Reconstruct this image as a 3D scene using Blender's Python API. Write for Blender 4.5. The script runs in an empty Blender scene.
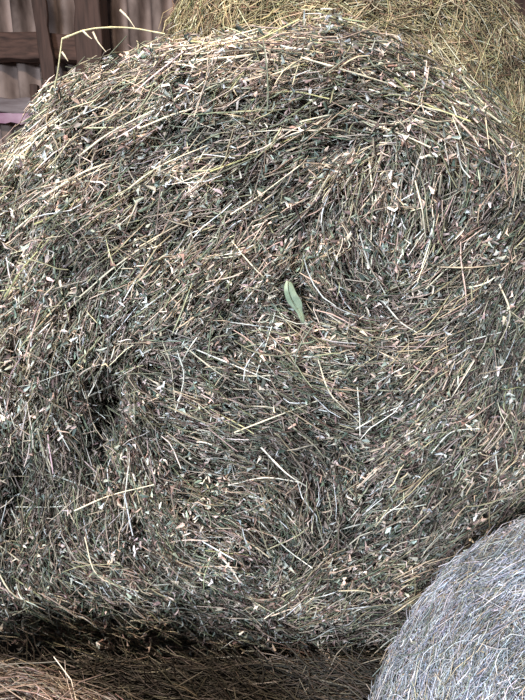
import bpy, math
import numpy as np
from mathutils import Vector, Matrix

# ------------------------------------------------------------------ camera, world, lights, exposure
SC = bpy.context.scene
COL = SC.collection
F = 529.0
PITCH = math.radians(15.0)
EYE = np.array([0.0, -1.17, 1.25])
cam_d = bpy.data.cameras.new('camera')
cam = bpy.data.objects.new('camera', cam_d)
COL.objects.link(cam)
cam_d.sensor_fit = 'VERTICAL'
cam_d.sensor_height = 24.0
cam_d.lens = 24.0 * F / 700.0
cam_d.clip_start = 0.02
cam.location = EYE
cam.rotation_euler = (math.pi / 2 - PITCH, 0, 0)
SC.camera = cam

world = bpy.data.worlds.new('world')
SC.world = world
world.use_nodes = True
wn = world.node_tree
bg = wn.nodes['Background']
bg.inputs['Color'].default_value = (0.74, 0.87, 1.0, 1)
bg.inputs['Strength'].default_value = 0.11

def area(name, loc, target, size, energy, color):
    d = bpy.data.lights.new(name, 'AREA')
    d.shape = 'RECTANGLE'
    d.size, d.size_y = size
    d.energy = energy
    d.color = color
    o = bpy.data.objects.new(name, d)
    COL.objects.link(o)
    o.location = loc
    o.rotation_euler = (Vector(target) - Vector(loc)).to_track_quat('-Z', 'Y').to_euler()
    return o

area('added_warm_top_light', (-0.6, -0.6, 3.2), (0.0, 0.0, 1.0), (0.5, 0.35), 112, (1.0, 0.85, 0.70))  # added warm lamp for the falloff from top to bottom, no real roof opening
area('doorway_light', (-1.2, -3.2, 1.9), (0.1, 0.0, 0.45), (0.6, 0.7), 200, (0.78, 0.88, 1.0))

SC.view_settings.view_transform = 'Standard'
SC.view_settings.look = 'None'
SC.view_settings.gamma = 1.0
SC.view_settings.use_curve_mapping = False
SC.view_settings.exposure = 0.26

rng = np.random.default_rng(11)

# ------------------------------------------------------------------ helpers
CR = np.array([1.0, 0, 0])
CF = np.array([0, math.cos(PITCH), -math.sin(PITCH)])
CU = np.array([0, math.sin(PITCH), math.cos(PITCH)])

def ray(px, py):
    d = CF + CR * ((px - 262.5) / F) + CU * ((350 - py) / F)
    return d / np.linalg.norm(d)

def at_y(px, py, y):
    """where the line of sight of a measured spot meets the upright plane at depth y"""
    d = ray(px, py)
    return EYE + d * ((y - EYE[1]) / d[1])

def tag(o, label=None, cat=None, group=None, kind=None):
    if label: o['label'] = label
    if cat: o['category'] = cat
    if group: o['group'] = group
    if kind: o['kind'] = kind
    return o

def empty(name, loc):
    o = bpy.data.objects.new(name, None)
    o.empty_display_size = 0.1
    COL.objects.link(o)
    o.location = loc
    return o

def link_mesh(name, me, mat, parent=None):
    o = bpy.data.objects.new(name, me)
    COL.objects.link(o)
    me.materials.append(mat)
    if parent is not None:
        o.parent = parent
        o.matrix_parent_inverse = Matrix.Translation(-Vector(parent.location))
    return o

def np_mesh(name, verts, faces, colors=None, smooth=True):
    """faces: (n, k) int array, k constant"""
    me = bpy.data.meshes.new(name)
    n, k = faces.shape
    me.vertices.add(len(verts))
    me.vertices.foreach_set('co', verts.astype(np.float32).ravel())
    me.loops.add(n * k)
    me.loops.foreach_set('vertex_index', faces.astype(np.int32).ravel())
    me.polygons.add(n)
    me.polygons.foreach_set('loop_start', np.arange(0, n * k, k, dtype=np.int32))
    me.polygons.foreach_set('loop_total', np.full(n, k, dtype=np.int32))
    me.polygons.foreach_set('use_smooth', np.full(n, smooth))
    if colors is not None:
        a = me.attributes.new('tint', 'FLOAT_COLOR', 'POINT')
        c = np.ones((len(verts), 4), np.float32)
        c[:, :3] = colors
        a.data.foreach_set('color', c.ravel())
    me.update(calc_edges=True)
    return me

class Noise2:
    """smooth value noise on a repeating grid"""
    def __init__(self, seed, n=64):
        self.g = np.random.default_rng(seed).uniform(-1, 1, (n, n))
        self.n = n
    def __call__(self, x, y, scale):
        x = np.asarray(x) / scale + 1000.3; y = np.asarray(y) / scale + 1000.7
        xi = np.floor(x).astype(int); yi = np.floor(y).astype(int)
        fx = x - xi; fy = y - yi
        fx = fx * fx * (3 - 2 * fx); fy = fy * fy * (3 - 2 * fy)
        n = self.n
        g = self.g
        a = g[xi % n, yi % n]; b = g[(xi + 1) % n, yi % n]
        c = g[xi % n, (yi + 1) % n]; d = g[(xi + 1) % n, (yi + 1) % n]
        return (a * (1 - fx) + b * fx) * (1 - fy) + (c * (1 - fx) + d * fx) * fy

def norm(v):
    return v / np.maximum(np.linalg.norm(v, axis=-1, keepdims=True), 1e-9)

# ------------------------------------------------------------------ materials
def new_mat(name):
    m = bpy.data.materials.new(name)
    m.use_nodes = True
    nt = m.node_tree
    return m, nt, nt.nodes['Principled BSDF']

def hay_material(name, rough=0.7, translucent=0.0):
    m, nt, p = new_mat(name)
    at = nt.nodes.new('ShaderNodeAttribute'); at.attribute_name = 'tint'
    geo = nt.nodes.new('ShaderNodeNewGeometry')
    nz = nt.nodes.new('ShaderNodeTexNoise'); nz.inputs['Scale'].default_value = 260
    nt.links.new(geo.outputs['Position'], nz.inputs['Vector'])
    mr = nt.nodes.new('ShaderNodeMapRange')
    mr.inputs['From Min'].default_value = 0.3; mr.inputs['From Max'].default_value = 0.7
    mr.inputs['To Min'].default_value = 0.75; mr.inputs['To Max'].default_value = 1.2
    nt.links.new(nz.outputs['Fac'], mr.inputs['Value'])
    mx = nt.nodes.new('ShaderNodeVectorMath'); mx.operation = 'SCALE'
    nt.links.new(at.outputs['Color'], mx.inputs[0])
    nt.links.new(mr.outputs['Result'], mx.inputs['Scale'])
    nt.links.new(mx.outputs['Vector'], p.inputs['Base Color'])
    p.inputs['Roughness'].default_value = rough
    p.inputs['Specular IOR Level'].default_value = 0.35
    return m

M_STEM = hay_material('dry_hay_stems', 0.5)
M_LEAF = hay_material('dry_hay_leaves', 0.75)

def noise_material(name, c0, c1, scale, rough=0.85, bump=0.3, stretch=(1, 1, 1), detail=6):
    m, nt, p = new_mat(name)
    tc = nt.nodes.new('ShaderNodeTexCoord')
    mp = nt.nodes.new('ShaderNodeMapping'); mp.inputs['Scale'].default_value = stretch
    nz = nt.nodes.new('ShaderNodeTexNoise')
    nz.inputs['Scale'].default_value = scale; nz.inputs['Detail'].default_value = detail
    cr = nt.nodes.new('ShaderNodeValToRGB')
    cr.color_ramp.elements[0].position = 0.3; cr.color_ramp.elements[1].position = 0.72
    cr.color_ramp.elements[0].color = (*c0, 1); cr.color_ramp.elements[1].color = (*c1, 1)
    bp = nt.nodes.new('ShaderNodeBump'); bp.inputs['Strength'].default_value = bump
    bp.inputs['Distance'].default_value = 0.01
    nt.links.new(tc.outputs['Object'], mp.inputs['Vector'])
    nt.links.new(mp.outputs['Vector'], nz.inputs['Vector'])
    nt.links.new(nz.outputs['Fac'], cr.inputs['Fac'])
    nt.links.new(cr.outputs['Color'], p.inputs['Base Color'])
    nt.links.new(nz.outputs['Fac'], bp.inputs['Height'])
    nt.links.new(bp.outputs['Normal'], p.inputs['Normal'])
    p.inputs['Roughness'].default_value = rough
    return m

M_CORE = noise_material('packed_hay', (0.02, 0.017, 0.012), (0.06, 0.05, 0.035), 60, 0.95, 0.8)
M_CORE_GOLD = noise_material('packed_golden_hay', (0.09, 0.07, 0.03), (0.24, 0.19, 0.09), 60, 0.95, 0.8)
M_CORE_PALE = noise_material('packed_pale_hay', (0.12, 0.12, 0.13), (0.30, 0.31, 0.33), 60, 0.95, 0.8)
M_FLOOR = noise_material('earth_floor', (0.02, 0.017, 0.014), (0.045, 0.037, 0.03), 9, 0.95, 0.4)  # kept extra dark, shade at the bale's foot put into the colour
M_SHEET = noise_material('weathered_corrugated_sheet', (0.09, 0.060, 0.050), (0.62, 0.48, 0.43), 5.5, 0.8, 0.15, (1, 1, 0.6))
M_TIMBER = noise_material('dark_brown_timber', (0.05, 0.027, 0.021), (0.18, 0.095, 0.072), 14, 0.75, 0.5, (0.6, 1, 3))
M_TIMBER_V = noise_material('dark_brown_timber_upright', (0.05, 0.028, 0.022), (0.12, 0.066, 0.052), 14, 0.75, 0.5, (3, 3, 0.35))
M_TIMBER_GREY = noise_material('grey_timber', (0.16, 0.12, 0.12), (0.36, 0.30, 0.31), 12, 0.8, 0.4, (0.5, 1, 3))
M_PINK = noise_material('faded_pink_sheet', (0.42, 0.19, 0.30), (0.80, 0.56, 0.68), 7, 0.6, 0.2)

# ------------------------------------------------------------------ stems and leaf bits from arrays
def stems_mesh(name, C, D, L, Rr, bend, cols, seg=4, sides=3):
    n = len(C)
    t = np.linspace(-0.5, 0.5, seg + 1)
    rv = norm(rng.normal(size=(n, 3)))
    B = norm(np.cross(D, rv)); B2 = np.cross(D, B)
    P = (C[:, None, :] + D[:, None, :] * (L[:, None] * t)[:, :, None]
         + B[:, None, :] * (bend[:, None] * L[:, None] * (t * t * 4 - 0.35))[:, :, None]
         + B2[:, None, :] * (bend[:, None] * 0.5 * L[:, None] * np.sin(t * 6.0)[None])[:, :, None])
    taper = 1.0 - 0.35 * np.abs(t * 2) ** 3
    ang = np.arange(sides) * 2 * math.pi / sides
    ring = (B[:, None, None, :] * np.cos(ang)[None, None, :, None] + B2[:, None, None, :] * np.sin(ang)[None, None, :, None])
    V = P[:, :, None, :] + ring * (Rr[:, None] * taper[None])[:, :, None, None]
    V = V.reshape(-1, 3)
    base = (np.arange(n) * (seg + 1) * sides)[:, None, None]
    k = np.arange(seg)[None, :, None] * sides
    s = np.arange(sides)[None, None, :]; s2 = (s + 1) % sides
    f = np.stack([base + k + s, base + k + s2, base + k + sides + s2, base + k + sides + s], axis=-1).reshape(-1, 4)
    c = np.repeat(cols, (seg + 1) * sides, axis=0)
    return np_mesh(name, V, f, c)

def leaves_mesh(name, C, D, N, L, W, cols):
    """crumpled leaf flakes: 2 x 3 grid, folded along the middle and curled"""
    n = len(C)
    S = norm(np.cross(D, N)); N = np.cross(S, D)
    curl = rng.uniform(-0.9, 0.9, n); fold = rng.uniform(-0.6, 0.6, n)
    pts = []
    skew = rng.uniform(-0.35, 0.35, n); wig = rng.uniform(-0.5, 0.5, n)
    for t, w in ((-0.5, 0.25), (0.0, 1.0), (0.5, 0.15)):
        for s in (-0.5, 0.0, 0.5):
            h = L * curl * (t * t * 2) + W * fold * abs(s) * 2
            pts.append(C + D * (L * (t + (skew if t == 0 else 0)))[:, None] + S * (wig * L * (t * t * 2))[:, None] + S * (W * w * s)[:, None] + N * h[:, None])
    V = np.stack(pts, axis=1).reshape(-1, 3)
    base = (np.arange(n) * 9)[:, None, None]
    q = np.array([[0, 1, 4, 3], [1, 2, 5, 4], [3, 4, 7, 6], [4, 5, 8, 7]])[None]
    f = (base + q).reshape(-1, 4)
    return np_mesh(name, V, f, np.repeat(cols, 9, axis=0))

def pick(palette, weights, n, jit=0.22):
    pal = np.array(palette); w = np.array(weights, float); w /= w.sum()
    c = pal[rng.choice(len(pal), n, p=w)]
    c = c * np.exp(rng.normal(0, jit, (n, 1))) * np.exp(rng.normal(0, 0.05, (n, 3)))
    return np.clip(c, 0.01, 0.92)

PAL_STEM = [(0.56, 0.46, 0.35), (0.36, 0.29, 0.24), (0.33, 0.31, 0.20), (0.16, 0.175, 0.125), (0.13, 0.092, 0.075), (0.78, 0.71, 0.63)]
PAL_LEAF = [(0.52, 0.40, 0.34), (0.24, 0.25, 0.21), (0.10, 0.125, 0.10), (0.76, 0.64, 0.56), (0.20, 0.135, 0.115), (0.38, 0.40, 0.36)]
PAL_GOLD = [(0.58, 0.48, 0.30), (0.44, 0.38, 0.22), (0.32, 0.31, 0.18), (0.24, 0.16, 0.11), (0.78, 0.69, 0.50)]
PAL_PALE = [(0.37, 0.39, 0.45), (0.24, 0.27, 0.33), (0.52, 0.52, 0.55), (0.20, 0.22, 0.19), (0.42, 0.36, 0.29)]
PAL_BROWN = [(0.22, 0.15, 0.115), (0.30, 0.22, 0.17), (0.12, 0.08, 0.06), (0.46, 0.38, 0.31)]

# ------------------------------------------------------------------ bale
class Bale:
    def __init__(s, center, normal, R, depth, rim, outline=None, bulge=0.03, seed=1, hollows=(), rough=1.0, controls=()):
        s.c = np.array(center, float); s.n = norm(np.array(normal, float))
        s.u = norm(np.cross(np.array([0, 0, 1.0]), s.n))
        s.v = np.cross(s.n, s.u)
        s.R, s.depth, s.rim, s.bulge = R, depth, rim, bulge
        s.outline = outline
        s.noise = Noise2(seed); s.noise2 = Noise2(seed + 50)
        s.rough = rough
        s.hollows = hollows
        s.arc = rim * math.pi / 2
        s.smax = (R - rim) + s.arc + (depth - 2 * rim)
        s.controls = controls
    def R_at(s, th):
        return np.ones_like(th) if s.outline is None else s.outline(th)
    def smooth(s, q):
        """q (n,2) unwrapped coordinates -> smooth surface point"""
        d = np.linalg.norm(q, axis=1); d = np.maximum(d, 1e-6)
        cs = q / d[:, None]
        th = np.arctan2(cs[:, 1], cs[:, 0])
        k = s.R_at(th)
        rf = s.R - s.rim
        a = np.clip((d - rf) / s.rim, 0, math.pi / 2)
        b = np.clip(d - rf - s.arc, 0, None)
        r = np.where(d < rf, d, rf + s.rim * np.sin(a))
        y = np.where(d < rf, 0.0, -(s.rim - s.rim * np.cos(a))) - b
        y = y + s.bulge * (1 - np.clip(d / s.R, 0, 1) ** 2)
        # far end closes again
        return s.c + (s.u * (cs[:, 0:1]) + s.v * (cs[:, 1:2])) * (r * k)[:, None] + s.n * y[:, None]
    def frame(s, q):
        e = 2e-3
        P = s.smooth(q)
        Pu = norm(s.smooth(q + [e, 0]) - P); Pv = norm(s.smooth(q + [0, e]) - P)
        N = norm(np.cross(Pu, Pv))
        Pv = np.cross(N, Pu)
        return P, Pu, Pv, N
    def relief(s, q):
        x, y = q[:, 0], q[:, 1]
        h = 0.030 * s.noise(x, y, 0.17) + 0.026 * s.noise2(x, y, 0.07) + 0.022 * s.noise(x, y, 0.026)
        h = h * s.rough
        for (hx, hy, sx, sy, dp) in s.hollows:
            h = h - dp * np.exp(-((x - hx) / sx) ** 2 - ((y - hy) / sy) ** 2)
        return h
    def q_of(s, P):
        """unwrapped coordinate of a point near the flat face"""
        w = P - s.c
        return np.array([w @ s.u, w @ s.v])
    def direction(s, q):
        th = np.arctan2(q[:, 1], q[:, 0]) + math.pi / 2
        d = np.linalg.norm(q, axis=1)
        w0 = 0.02 + 3.0 * np.clip((d - (s.R - s.rim * 0.6)) / 0.08, 0, 1) ** 2
        cx = np.cos(2 * th) * w0; cy = np.sin(2 * th) * w0
        for (x, y, a) in s.controls:
            r2 = (q[:, 0] - x) ** 2 + (q[:, 1] - y) ** 2
            w = np.exp(-r2 / (2 * 0.06 ** 2)) + 1e-5
            cx += w * math.cos(2 * a); cy += w * math.sin(2 * a)
        return 0.5 * np.arctan2(cy, cx) + 0.22 * s.noise2(q[:, 0] + 3, q[:, 1], 0.06) + 0.12 * s.noise(q[:, 0] + 7, q[:, 1], 0.16)
    def core(s, name, mat, parent, nr=150, nt=300, sink=0.08):
        ss = np.linspace(0.0, s.smax, nr)
        th = np.linspace(-math.pi, math.pi, nt, endpoint=False)
        A, T = np.meshgrid(ss, th, indexing='ij')
        q = np.stack([A.ravel() * np.cos(T.ravel()), A.ravel() * np.sin(T.ravel())], 1)
        P, U, V_, N = s.frame(q)
        h = s.relief(q) - sink
        fade = np.clip((s.smax - A.ravel()) / 0.2, 0, 1)
        V = P + N * (h * fade)[:, None]
        # round and close the far end
        rings = [V]
        last = V[-nt:]
        ctr = last.mean(axis=0)
        for f_, dd in ((0.93, s.rim * 0.5), (0.8, s.rim * 0.9), (0.4, s.rim), (0.0, s.rim)):
            rings.append(ctr + (last - ctr) * f_ - s.n * dd)
        V = np.concatenate(rings)
        tot = nr + 4
        i = np.arange(tot - 1)[:, None] * nt; j = np.arange(nt)[None]; j2 = (j + 1) % nt
        f = np.stack([i + j, i + j2, i + nt + j2, i + nt + j], -1).reshape(-1, 4)
        return link_mesh(name, np_mesh(name, V, f), mat, parent)
    def sample(s, n, smax, sector=None):
        d = np.sqrt(rng.uniform(0, 1, n)) * smax
        # the round side is a strip, not a growing ring
        th = rng.uniform(-math.pi, math.pi, n) if sector is None else rng.uniform(sector[0], sector[1], n)
        return np.stack([d * np.cos(th), d * np.sin(th)], 1)
    def hay(s, parent, n_stem, n_leaf, smax, pal_s, w_s, pal_l, w_l, length=(0.03, 0.15), rad=(0.0009, 0.0019),
            sector=None, spread=0.28, wild=0.3, keep=None, leafsize=1.0, lift=0.018, deep=0.045, bendy=0.10):
        q = s.sample(n_stem, smax, sector)
        if keep is not None: q = q[keep(s.smooth(q))]
        n = len(q)
        P, U, V, N = s.frame(q)
        h = s.relief(q) + lift - (lift + deep) * rng.uniform(size=n) ** 0.8
        ph = s.direction(q) + np.where(rng.uniform(size=n) < wild, rng.normal(0, 0.85, n), rng.normal(0, spread, n))
        D = norm(U * np.cos(ph)[:, None] + V * np.sin(ph)[:, None] + N * rng.normal(0, 0.10, n)[:, None])
        L = length[0] + (length[1] - length[0]) * rng.uniform(size=n) ** 2.2
        Rr = rng.uniform(rad[0], rad[1], n)
        tone = 0.85 + 0.35 * s.noise(q[:, 0] - 5, q[:, 1], 0.09)
        cols = np.clip(pick(pal_s, w_s, n, 0.34) * tone[:, None], 0.01, 0.92)
        bend = np.abs(rng.normal(0, bendy, n))
        m = stems_mesh('stem_layer', P + N * h[:, None], D, L, Rr, bend, cols)
        tag(link_mesh('stem_layer', m, M_STEM, parent), kind='stuff')
        if n_leaf:
            q = s.sample(n_leaf, smax, sector)
            if keep is not None: q = q[keep(s.smooth(q))]
            # leaf bits gather in tufts
            q = q + 0.006 * rng.normal(size=q.shape)
            keepm = s.noise2(q[:, 0] + 9, q[:, 1], 0.05) + rng.uniform(-0.9, 0.9, len(q)) > -0.35
            q = q[keepm]; n = len(q)
            P, U, V, N = s.frame(q)
            h = s.relief(q) + lift - (lift + deep) * rng.uniform(size=n) ** 0.8
            D = norm(rng.normal(size=(n, 3)) + 0.6 * (U * np.cos(s.direction(q))[:, None] + V * np.sin(s.direction(q))[:, None]))
            NN = norm(rng.normal(size=(n, 3)) + N * 0.6)
            L = rng.uniform(0.006, 0.021, n) * leafsize; W = L * rng.uniform(0.16, 0.48, n)
            tone = 0.9 + 0.45 * s.noise2(q[:, 0] - 2, q[:, 1], 0.07)
            cols = np.clip(pick(pal_l, w_l, n, 0.3) * tone[:, None], 0.01, 0.92)
            m = leaves_mesh('leaf_layer', P + N * h[:, None], D, NN, L, W, cols)
            tag(link_mesh('leaf_layer', m, M_LEAF, parent), kind='stuff')

# ------------------------------------------------------------------ setting
def box_mesh(name, boxes, bevel=0.0):
    import bmesh
    bm = bmesh.new()
    for (x0, x1, y0, y1, z0, z1) in boxes:
        r = bmesh.ops.create_cube(bm, size=1)
        for v in r['verts']:
            v.co = ((x0 + x1) / 2 + v.co.x * (x1 - x0), (y0 + y1) / 2 + v.co.y * (y1 - y0), (z0 + z1) / 2 + v.co.z * (z1 - z0))
    if bevel:
        bmesh.ops.bevel(bm, geom=bm.edges[:], offset=bevel, segments=2, affect='EDGES', profile=0.6)
    me = bpy.data.meshes.new(name)
    bm.to_mesh(me); bm.free()
    return me

WALL_Y = 3.0
floor = link_mesh('floor', box_mesh('floor', [(-4.5, 4.5, -5.0, WALL_Y + 0.2, -0.1, 0.0)]), M_FLOOR)
tag(floor, kind='structure')
# corrugated back wall
xs = np.linspace(-4.5, 4.5, 900)
prof = 0.13 * (0.5 + 0.5 * np.tanh(1.8 * (np.cos(xs / 0.165 * 2 * math.pi) - 0.25)))
zs = np.array([-0.02, 1.99, 2.0, 4.2])
off = np.array([0.0, 0.0, 0.012, 0.012])
front = np.stack([np.repeat(xs[None], 4, 0), WALL_Y + prof[None] + off[:, None], np.repeat(zs[:, None], 900, 1)], -1)
back = front + [0, 0.012, 0]
V = np.concatenate([front.reshape(-1, 3), back.reshape(-1, 3)])
i = np.arange(3)[:, None] * 900; j = np.arange(899)[None]
ff = np.stack([i + j, i + j + 1, i + 900 + j + 1, i + 900 + j], -1).reshape(-1, 4)
wall = link_mesh('wall_back', np_mesh('wall_back', V, np.concatenate([ff, ff[:, ::-1] + 3600])), M_SHEET)
tag(wall, kind='structure')
# roof over the rear of the barn, open towards the viewer
roof = link_mesh('ceiling', box_mesh('ceiling', [(-4.5, 4.5, 0.9, WALL_Y + 0.1, 3.45, 3.5)]), M_TIMBER)
tag(roof, kind='structure')

def beam(name, p0, p1, w, t, y, mat, label, cat, bevel=0.008, wob=0.006):
    """timber of visible width w and thickness t between two measured spots in the plane y"""
    a = at_y(*p0, y); b = at_y(*p1, y)
    d = b - a; ln = np.linalg.norm(d); d /= ln
    nseg = 24
    side = np.array([-d[2], 0, d[0]])
    ts = np.linspace(0, 1, nseg + 1)
    V = []
    for k, tt in enumerate(ts):
        c = a + d * ln * tt
        w1 = w / 2 + rng.normal(0, wob); w2 = w / 2 + rng.normal(0, wob)
        V += [c + side * w1, c - side * w2, c - side * w2 + [0, t, 0], c + side * w1 + [0, t, 0]]
    V = np.array(V)
    f = []
    for k in range(nseg):
        for s_ in range(4):
            f.append([k * 4 + s_, k * 4 + (s_ + 1) % 4, k * 4 + 4 + (s_ + 1) % 4, k * 4 + 4 + s_])
    f.append([0, 3, 2, 1]); e = nseg * 4; f.append([e, e + 1, e + 2, e + 3])
    me = np_mesh(name, V, np.array(f), smooth=False)
    o = link_mesh(name, me, mat)
    bv = o.modifiers.new('bevel', 'BEVEL'); bv.width = bevel; bv.segments = 2
    tag(o, label, cat)
    return o

yb = WALL_Y - 0.035
beam('wall_rail', (-330, 38), (93, 47), 0.165, 0.11, yb - 0.11, M_TIMBER, 'upper horizontal brown timber rail across the corrugated barn wall', 'beam')
beam('wall_rail', (-330, 102), (60, 106), 0.095, 0.09, yb - 0.09, M_TIMBER_GREY, 'lower thin greyish timber rail low on the corrugated wall above the pink sheet', 'beam')
beam('wall_post', (84, -70), (96, 330), 0.165, 0.20, yb - 0.34, M_TIMBER_V, 'thick upright brown post with a dark side, right of the slanting board', 'post')
beam('slanting_board', (30, -60), (62, 180), 0.088, 0.04, yb - 0.27, M_TIMBER_V, 'narrow slanting brown board crossing in front of the horizontal rails', 'board')
beam('wall_block', (33, 84), (34, 110), 0.05, 0.05, yb - 0.15, M_TIMBER_V, 'short brown timber block standing up from the lower rail', 'block', 0.004, 0.002)
beam('wall_post', (519, -70), (520, 200), 0.20, 0.20, yb - 0.34, M_TIMBER_V, 'reddish brown post just showing in the upper right corner', 'post')
# pink sheet with a ragged edge
n_ = 40
xa = np.linspace(-160, 48, n_)
top = np.array([at_y(x, 113 + 0.01 * x, WALL_Y - 0.12) for x in xa])
bot = np.array([at_y(x, 123 + 1.5 * math.sin(x * 0.35) + 1.0 * math.sin(x * 0.9), WALL_Y - 0.10) for x in xa])
fr = np.stack([top, bot], 1).reshape(-1, 3); bk = fr + [0, 0.01, 0]
V = np.concatenate([fr, bk])
f = []
for k in range(n_ - 1):
    a = 2 * k; m_ = 2 * n_
    f += [[a, a + 1, a + 3, a + 2], [a + m_, a + 2 + m_, a + 3 + m_, a + 1 + m_], [a, a + 2, a + 2 + m_, a + m_], [a + 1, a + 1 + m_, a + 3 + m_, a + 3]]
tag(link_mesh('pink_sheet', np_mesh('pink_sheet', V, np.array(f), smooth=False), M_PINK),
    'faded pink sheet hung along the wall under the lower rail', 'sheet')

# ------------------------------------------------------------------ main bale
FACE_Y = 0.0
R0 = 0.80
def main_outline(th):
    # a heavy bale sagging onto its flat underside
    c, v = np.cos(th), np.sin(th)
    dd = np.degrees(th)
    top = 1 + 0.03 * np.exp(-((dd - 145) / 30) ** 2) - 0.03 * np.exp(-((dd - 45) / 30) ** 2)
    low = (np.abs(c / 1.18) ** 4.4 + np.abs(v / 1.0) ** 4.4) ** (-1 / 4.4)
    w = np.clip((0.35 - v) / 0.7, 0, 1); w = w * w * (3 - 2 * w)
    top = top - 0.02 * np.exp(-((dd - 92) / 25) ** 2)
    return top * (1 - w) + low * w
mc = np.array([0.035, FACE_Y, 0.815])
main = Bale(mc, (0, -1, 0.0), R0, 1.15, 0.13, outline=main_outline, bulge=0.035, seed=5)

def face_q(px, py):
    return main.q_of(at_y(px, py, FACE_Y - 0.02))

CTRL = [(50,180,40),(100,120,36),(200,60,24),(300,40,2),(400,55,-6),(480,120,-30),(440,130,-18),(150,230,38),(60,280,55),
        (250,180,40),(300,140,20),(350,90,-4),(30,400,82),(60,500,84),(115,420,100),(20,560,100),(150,480,88),(205,400,-30),
        (190,360,-8),(100,340,58),(385,200,88),(355,235,97),(430,180,84),(290,250,48),(400,292,22),(350,285,125),(450,280,15),
        (500,310,75),(512,250,60),(310,400,150),(350,355,5),(280,345,-28),(400,420,38),(450,400,58),(500,420,72),(200,570,128),
        (120,620,122),(250,645,146),(150,560,115),(330,560,65),(350,600,42),(400,550,45),(400,490,50),(310,665,158),(360,650,35),
        (440,500,42),(245,480,140),(300,500,115),(0,320,66),(0,480,90),(60,640,125),(200,300,42),(150,170,38),(220,120,34),
        (330,180,38),(130,130,40),(180,160,42),(230,180,42),(170,210,42),(280,190,45),(220,210,43),(100,200,42),(30,230,50),(20,300,62),(90,330,60),(150,290,48),(300,130,15),(370,140,5),(260,60,8),(150,90,33),(100,90,38),(60,130,42),(30,170,48),(350,320,-30),(380,330,-10),(420,310,15),(340,200,92),(370,170,90),(410,210,88),(410,240,80),(480,240,40),(380,270,-60),(490,190,80),(420,350,10),(240,420,-20),(60,600,112),(480,470,55),(90,240,46),(230,250,42)]
main.controls = [(*face_q(x, y), math.radians(a)) for (x, y, a) in CTRL]
HOL = [(122,425,13,30,.085),(112,395,14,14,.05),(296,292,13,16,.07),(318,330,9,14,.03),(455,192,8,14,.075),(462,215,7,7,.05),(418,252,8,6,.05),(62,470,9,26,.05),
       (245,388,18,9,.035),(188,292,9,8,.04),(170,520,10,25,.05),(230,505,22,22,.05),(265,560,14,26,.045),(18,190,10,5,.045),
       (345,140,30,5,.03),(395,110,22,5,.03),(330,40,40,5,.03),(505,205,10,18,.05),(140,320,18,10,.035),(75,270,12,6,.035),
       (90,585,10,22,.05),(210,600,20,15,.035),(350,470,12,20,.03),(320,440,14,10,.03),(30,340,8,16,.035),(205,455,26,8,.03),
       (355,265,7,12,.04),(420,560,18,9,.03),(480,410,8,20,.03),(190,240,20,7,.03),(240,310,14,8,.03),(290,225,10,10,.03),(15,520,7,22,.04),
       (350,515,18,10,.03),(290,620,30,10,.04)]
mpp = 1 / 445.0
main.hollows = [(*face_q(x, y), rx * mpp * 1.15, ry * mpp * 1.15, d * 1.5) for (x, y, rx, ry, d) in HOL]

bale = empty('hay_bale', (mc[0], 0.45, 0.0))
tag(bale, 'largest hay bale, greenish brown, its round end filling the middle of the picture', 'hay bale')
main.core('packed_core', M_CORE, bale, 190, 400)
main.hay(bale, 56000, 135000, 0.95, PAL_STEM, [4.5, 5, 3.6, 4.4, 4.6, 1.6], PAL_LEAF, [4.5, 4, 5, 3, 4, 3], length=(0.025, 0.14), rad=(0.0007, 0.0020), wild=0.36, deep=0.075, lift=0.024, leafsize=1.1, bendy=0.06)
# shaggy round side, seen past the rim
main.hay(bale, 16000, 18000, 1.35, PAL_STEM, [5, 4, 3, 2, 1.5, 2], PAL_LEAF, [4, 3, 1, 3, 1, 2],
         keep=lambda P: (P[:, 1] > 0.05))

# single stalks one can pick out
def tube_mesh(name, pts, r, cols, sides=5, taper=0.35):
    pts = np.array(pts, float)
    # Catmull-Rom refinement
    if len(pts) > 2:
        P = np.vstack([2 * pts[0] - pts[1], pts, 2 * pts[-1] - pts[-2]])
        out = []
        for k in range(1, len(P) - 2):
            for t in np.linspace(0, 1, 5, endpoint=False):
                a, b, c, d = P[k - 1], P[k], P[k + 1], P[k + 2]
                out.append(0.5 * ((2 * b) + (c - a) * t + (2 * a - 5 * b + 4 * c - d) * t * t + (3 * b - a - 3 * c + d) * t ** 3))
        out.append(pts[-1]); pts = np.array(out)
    n = len(pts)
    tan = norm(np.gradient(pts, axis=0))
    ref = np.array([0.3, 0.9, 0.2])
    B = norm(np.cross(tan, ref)); B2 = np.cross(tan, B)
    rr = r * (1 - taper * np.linspace(0, 1, n))
    rr = rr * np.where(np.arange(n) % 7 == 3, 1.35, 1.0)
    a = np.arange(sides) * 2 * math.pi / sides
    V = (pts[:, None] + (B[:, None] * np.cos(a)[None, :, None] + B2[:, None] * np.sin(a)[None, :, None]) * rr[:, None, None]).reshape(-1, 3)
    k = np.arange(n - 1)[:, None] * sides; s_ = np.arange(sides)[None]; s2 = (s_ + 1) % sides
    f = np.stack([k + s_, k + s2, k + sides + s2, k + sides + s_], -1).reshape(-1, 4)
    return np_mesh(name, V, f, np.tile(np.array(cols), (len(V), 1)))

def on_face(px, py, out=0.016, b=None):
    b = b or main
    q = b.q_of(at_y(px, py, FACE_Y - 0.02))[None]
    P, U, V_, N = b.frame(q)
    return (P + N * (b.relief(q) + out)[:, None])[0]

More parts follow.
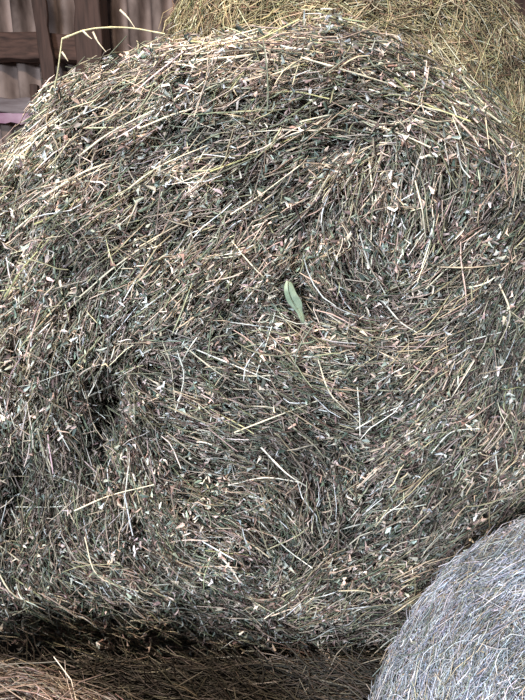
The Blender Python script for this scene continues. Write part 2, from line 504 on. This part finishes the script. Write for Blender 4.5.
STRAW = (0.70, 0.62, 0.46); OLIVE = (0.42, 0.40, 0.20); PALE = (0.80, 0.76, 0.66); TAN = (0.52, 0.42, 0.30)
STALKS = [
 ((100,400),(115,400),(130,399),.0022,PALE),((152,168),(190,185),(200,196),.0016,PALE),((232,240),(255,265),(280,288),.0016,STRAW),
 ((327,172),(315,195),(300,214),.0018,STRAW),((60,205),(85,180),(103,166),.0026,STRAW),((40,230),(62,222),(88,205),.0022,OLIVE),
 ((6,150),(22,128),(40,110),.0018,PALE),((0,165),(20,145),(52,118),.0018,STRAW),((20,235),(75,190),(120,160),.0018,STRAW),
 ((150,330),(185,290),(215,262),.0018,STRAW),((205,330),(195,345),(185,362),.0016,PALE),((145,250),(170,232),(200,212),.0016,TAN),
 ((300,60),(350,74),(410,76),.0018,STRAW),((410,62),(450,72),(500,70),.0018,OLIVE),((466,97),(490,106),(508,118),.0024,STRAW),
 ((395,76),(430,90),(470,120),.0022,OLIVE),((370,110),(400,130),(425,145),.0018,STRAW),((180,20),(240,24),(300,20),.002,OLIVE),
 ((110,28),(170,24),(230,30),.002,STRAW),((190,60),(230,50),(270,40),.0018,STRAW),((250,90),(290,84),(330,92),.0016,OLIVE),
 ((452,140),(462,160),(470,172),.0018,PALE),((441,170),(449,195),(449,225),.0022,STRAW),((415,175),(420,205),(428,232),.0018,STRAW),
 ((372,150),(374,190),(372,235),.0018,STRAW),((388,165),(396,185),(404,200),.0016,TAN),((360,230),(372,260),(390,290),.0016,PALE),
 ((390,300),(405,320),(422,332),.0018,PALE),((430,285),(450,265),(460,255),.0016,STRAW),((440,262),(475,262),(520,258),.0016,TAN),
 ((200,350),(240,362),(270,375),.0018,PALE),((215,368),(245,372),(275,370),.002,STRAW),((200,385),(240,390),(282,382),.0018,TAN),
 ((180,352),(186,378),(187,412),.0018,PALE),((166,342),(172,370),(186,410),.0016,STRAW),((190,345),(222,370),(250,392),.0016,STRAW),
 ((124,480),(150,471),(185,462),.002,STRAW),((160,445),(162,470),(158,500),.0016,PALE),((22,455),(22,490),(24,520),.002,OLIVE),
 ((30,470),(50,500),(80,522),.0018,STRAW),((73,418),(82,440),(94,462),.0018,STRAW),((110,360),(102,385),(100,400),.0022,PALE),
 ((262,445),(285,462),(305,477),.0022,PALE),((318,355),(328,385),(345,415),.0018,STRAW),((355,382),(348,410),(342,425),.0018,PALE),
 ((340,420),(370,410),(390,400),.0018,PALE),((245,420),(280,405),(315,395),.0018,STRAW),((220,540),(232,560),(240,575),.0026,PALE),
 ((212,535),(235,548),(255,556),.0018,OLIVE),((260,520),(285,545),(310,552),.0018,PALE),((235,470),(265,472),(300,475),.0018,PALE),
 ((438,505),(437,530),(436,546),.0026,PALE),((330,522),(355,512),(382,498),.0018,PALE),((333,566),(355,567),(375,573),.0018,STRAW),
 ((330,622),(345,605),(360,588),.002,PALE),((360,655),(390,640),(410,620),.0022,STRAW),((365,645),(385,620),(408,590),.0018,PALE),
 ((415,560),(440,552),(475,545),.0018,STRAW),((455,516),(480,512),(500,508),.002,STRAW),((400,440),(425,425),(450,420),.0016,PALE),
 ((470,340),(490,335),(510,330),.0018,PALE),((500,280),(505,310),(500,345),.0018,STRAW),((60,640),(120,650),(190,668),.0018,TAN),
 ((100,620),(130,640),(160,665),.0016,STRAW),((195,560),(225,600),(262,625),.0016,TAN),((150,590),(180,615),(200,640),.0016,STRAW),
 ((60,520),(80,545),(95,575),.0018,STRAW),((250,490),(275,500),(300,520),.0016,PALE),((130,505),(140,530),(160,560),.0016,STRAW),
 ((85,300),(125,268),(160,240),.0018,STRAW),((10,300),(35,270),(60,240),.0018,OLIVE),((120,200),(160,170),(205,140),.0016,STRAW),
 ((210,170),(250,150),(290,132),.0016,OLIVE),((300,115),(340,104),(380,106),.0016,STRAW),((230,212),(260,190),(300,160),.0016,STRAW),
 ((45,335),(70,300),(96,280),.0018,TAN),((140,130),(180,108),(225,92),.0016,STRAW),((80,160),(110,135),(150,110),.0018,STRAW),
]
for (p0, p1, p2, r, c) in STALKS:
    o_ = [rng.uniform(0.008, 0.022) for _ in range(3)]
    pts = [on_face(*p, out=o) for p, o in zip((p0, p1, p2), o_)]
    link_mesh('stalk', tube_mesh('stalk', pts, r, c), M_STEM, bale)

# bent grass stalk sticking up past the rim at the upper left
A = lambda x, y, yy=0.02: at_y(x, y, yy)
ps = [A(52, 97, 0.05), A(57, 76, 0.03), A(60, 55, 0.02), A(62, 39, 0.02)]
tag(link_mesh('bent_stalk', tube_mesh('bent_stalk', ps, 0.0020, (0.46, 0.42, 0.25)), M_STEM, bale), 'long pale stalk bent over above the rim')
ps = [A(62, 39, 0.02), A(72, 35, 0.02), A(83, 31, 0.03), A(100, 28, 0.04), A(130, 28, 0.06), A(165, 34, 0.06)]
link_mesh('bent_stalk', tube_mesh('bent_stalk', ps, 0.0020, (0.46, 0.42, 0.25)), M_STEM, bale)
for pp in ([(83,31),(88,36),(92,39)], [(62,52),(66,58),(68,61)], [(93,32),(98,42),(106,52)], [(120,10),(128,18),(135,28)], [(53,97),(50,92),(53,86),(56,90)]):
    link_mesh('husk', tube_mesh('husk', [A(*p) for p in pp], 0.0024, (0.58, 0.50, 0.36), taper=0.8), M_LEAF, bale)

# the one broad green leaf in the middle
leafM = noise_material('grey_green_leaf', (0.20, 0.26, 0.17), (0.34, 0.40, 0.29), 45, 0.65, 0.3)
rows = [(288,281,2),(288,287,5),(289,293,7),(291,299,8.5),(294,305,7.5),(297,310,4),(300,316,3.2),(302,323,1)]
V = []
for k, (x, y, w) in enumerate(rows):
    for s_ in (-1, -0.5, 0, 0.5, 1):
        wr = w * (0.75 if s_ < 0 else 1.0) * (1 + 0.15 * math.sin(k * 2.1 + s_))
        V.append(at_y(x + s_ * wr + (1.5 if s_ > 0 else 0), y + s_ * 1.2, -0.062 + 0.006 * abs(s_) - 0.004 * math.sin(k)))
V = np.array(V); f = []
for k in range(len(rows) - 1):
    for c in range(4):
        a = k * 5 + c; f.append([a, a + 1, a + 6, a + 5])
lo = link_mesh('green_leaf', np_mesh('green_leaf', V, np.array(f)), leafM, bale)
sm = lo.modifiers.new('thick', 'SOLIDIFY'); sm.thickness = 0.0006
sb = lo.modifiers.new('sub', 'SUBSURF'); sb.levels = 1; sb.render_levels = 1
tag(lo, 'broad grey-green leaf caught in a dark hollow')
link_mesh('leaf_vein', tube_mesh('leaf_vein', [at_y(x, y, -0.067) for x, y, w in rows], 0.0008, (0.12, 0.14, 0.09)), M_LEAF, lo)

# ------------------------------------------------------------------ golden bale behind
gc = at_y(346, 132, 1.42)
def gold_outline(th):
    v = np.sin(th)
    w = np.clip(-v, 0, 1) ** 2
    return 1 + w * (gc[2] / 0.91 - 1)
gold = Bale(gc, (0.0, -1, 0.0), 0.91, 1.0, 0.16, outline=gold_outline, bulge=0.03, seed=21)
g = empty('hay_bale', (gc[0], gc[1] + 0.5, 0.0))
tag(g, 'golden yellow hay bale standing behind the big greenish one, its top beyond the upper edge', 'hay bale')
gold.core('packed_core', M_CORE_GOLD, g, 70, 160)
gold.hay(g, 36000, 26000, 1.15, PAL_GOLD, [5, 4, 3, 3, 2.5], PAL_GOLD, [3, 3, 3, 3, 1], rad=(0.0012, 0.0026),
         length=(0.06, 0.28), spread=0.5, wild=0.45, keep=lambda P: (P[:, 2] > 1.4))

# ------------------------------------------------------------------ pale bluish bale at the lower right
pc = np.array([0.588, -0.70, 0.485])
pn = norm(np.array([-0.55, -0.45, 0.70])); pu = norm(np.cross(np.array([0, 0, 1.0]), pn)); pv = np.cross(pn, pu)
pc = pc + pu * 0.09 - pv * 0.055
def pale_outline(th):
    return 1 - 0.32 * np.clip(-np.sin(th) - 0.25, 0, 1)
pale = Bale(pc, pn, 0.61, 0.25, 0.10, outline=pale_outline, bulge=0.05, seed=44, rough=0.22)
pb = empty('hay_bale', (pc[0], pc[1], 0.0))
tag(pb, 'pale bluish grey, smoothly wound hay bale in the lower right corner', 'hay bale')
pale.core('packed_core', M_CORE_PALE, pb, 90, 200, sink=0.02)
pale.hay(pb, 72000, 110000, 0.70, PAL_PALE, [5, 4, 4, 2, 2], PAL_PALE, [4, 4, 3, 3, 2], rad=(0.0004, 0.0010), length=(0.02, 0.11),
         spread=0.2, wild=0.3, leafsize=0.46, lift=0.006, deep=0.03, keep=lambda P: (P[:, 2] > 0.05) & (P[:, 0] < 1.15))

# ------------------------------------------------------------------ brown straw bale top at the lower left
bc = np.array([-0.48, -0.85, 0.42])
brown = Bale(bc, (0.06, -0.04, 1.0), 0.50, 0.40, 0.10, bulge=0.03, seed=55, rough=0.5)
bb = empty('straw_bale', (bc[0], bc[1], 0.0))
tag(bb, 'reddish brown straw bale, just its top showing in the lower left corner', 'straw bale')
brown.core('packed_core', M_CORE, bb, 60, 160, sink=0.045)
brown.hay(bb, 22000, 7000, 0.62, PAL_BROWN, [4, 4, 2, 3], PAL_BROWN, [4, 4, 2, 2], rad=(0.0006, 0.0014), length=(0.05, 0.2), spread=0.3, wild=0.25)

# ------------------------------------------------------------------ loose hay on the floor
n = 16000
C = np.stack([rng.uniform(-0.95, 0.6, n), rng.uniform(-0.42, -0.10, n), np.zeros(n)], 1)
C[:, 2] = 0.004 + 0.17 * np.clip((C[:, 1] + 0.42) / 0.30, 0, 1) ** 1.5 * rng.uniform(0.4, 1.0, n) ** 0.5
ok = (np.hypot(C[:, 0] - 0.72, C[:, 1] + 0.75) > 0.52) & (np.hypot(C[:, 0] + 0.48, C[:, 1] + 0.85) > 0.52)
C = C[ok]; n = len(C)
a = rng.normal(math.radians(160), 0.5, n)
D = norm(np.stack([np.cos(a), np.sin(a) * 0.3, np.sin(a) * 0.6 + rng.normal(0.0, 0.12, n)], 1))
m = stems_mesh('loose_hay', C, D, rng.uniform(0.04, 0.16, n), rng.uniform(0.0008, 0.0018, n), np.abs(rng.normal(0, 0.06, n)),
               pick([(0.055, 0.045, 0.036), (0.085, 0.07, 0.053), (0.03, 0.026, 0.02), (0.22, 0.19, 0.15)], [4, 3, 4, 1], n, 0.3))  # stems darkened: the shade under the bale is painted into their palette
tag(link_mesh('loose_hay', m, M_STEM), 'loose hay stems on the floor in front of the big bale, coloured dark to stand for shade', 'hay', kind='stuff')
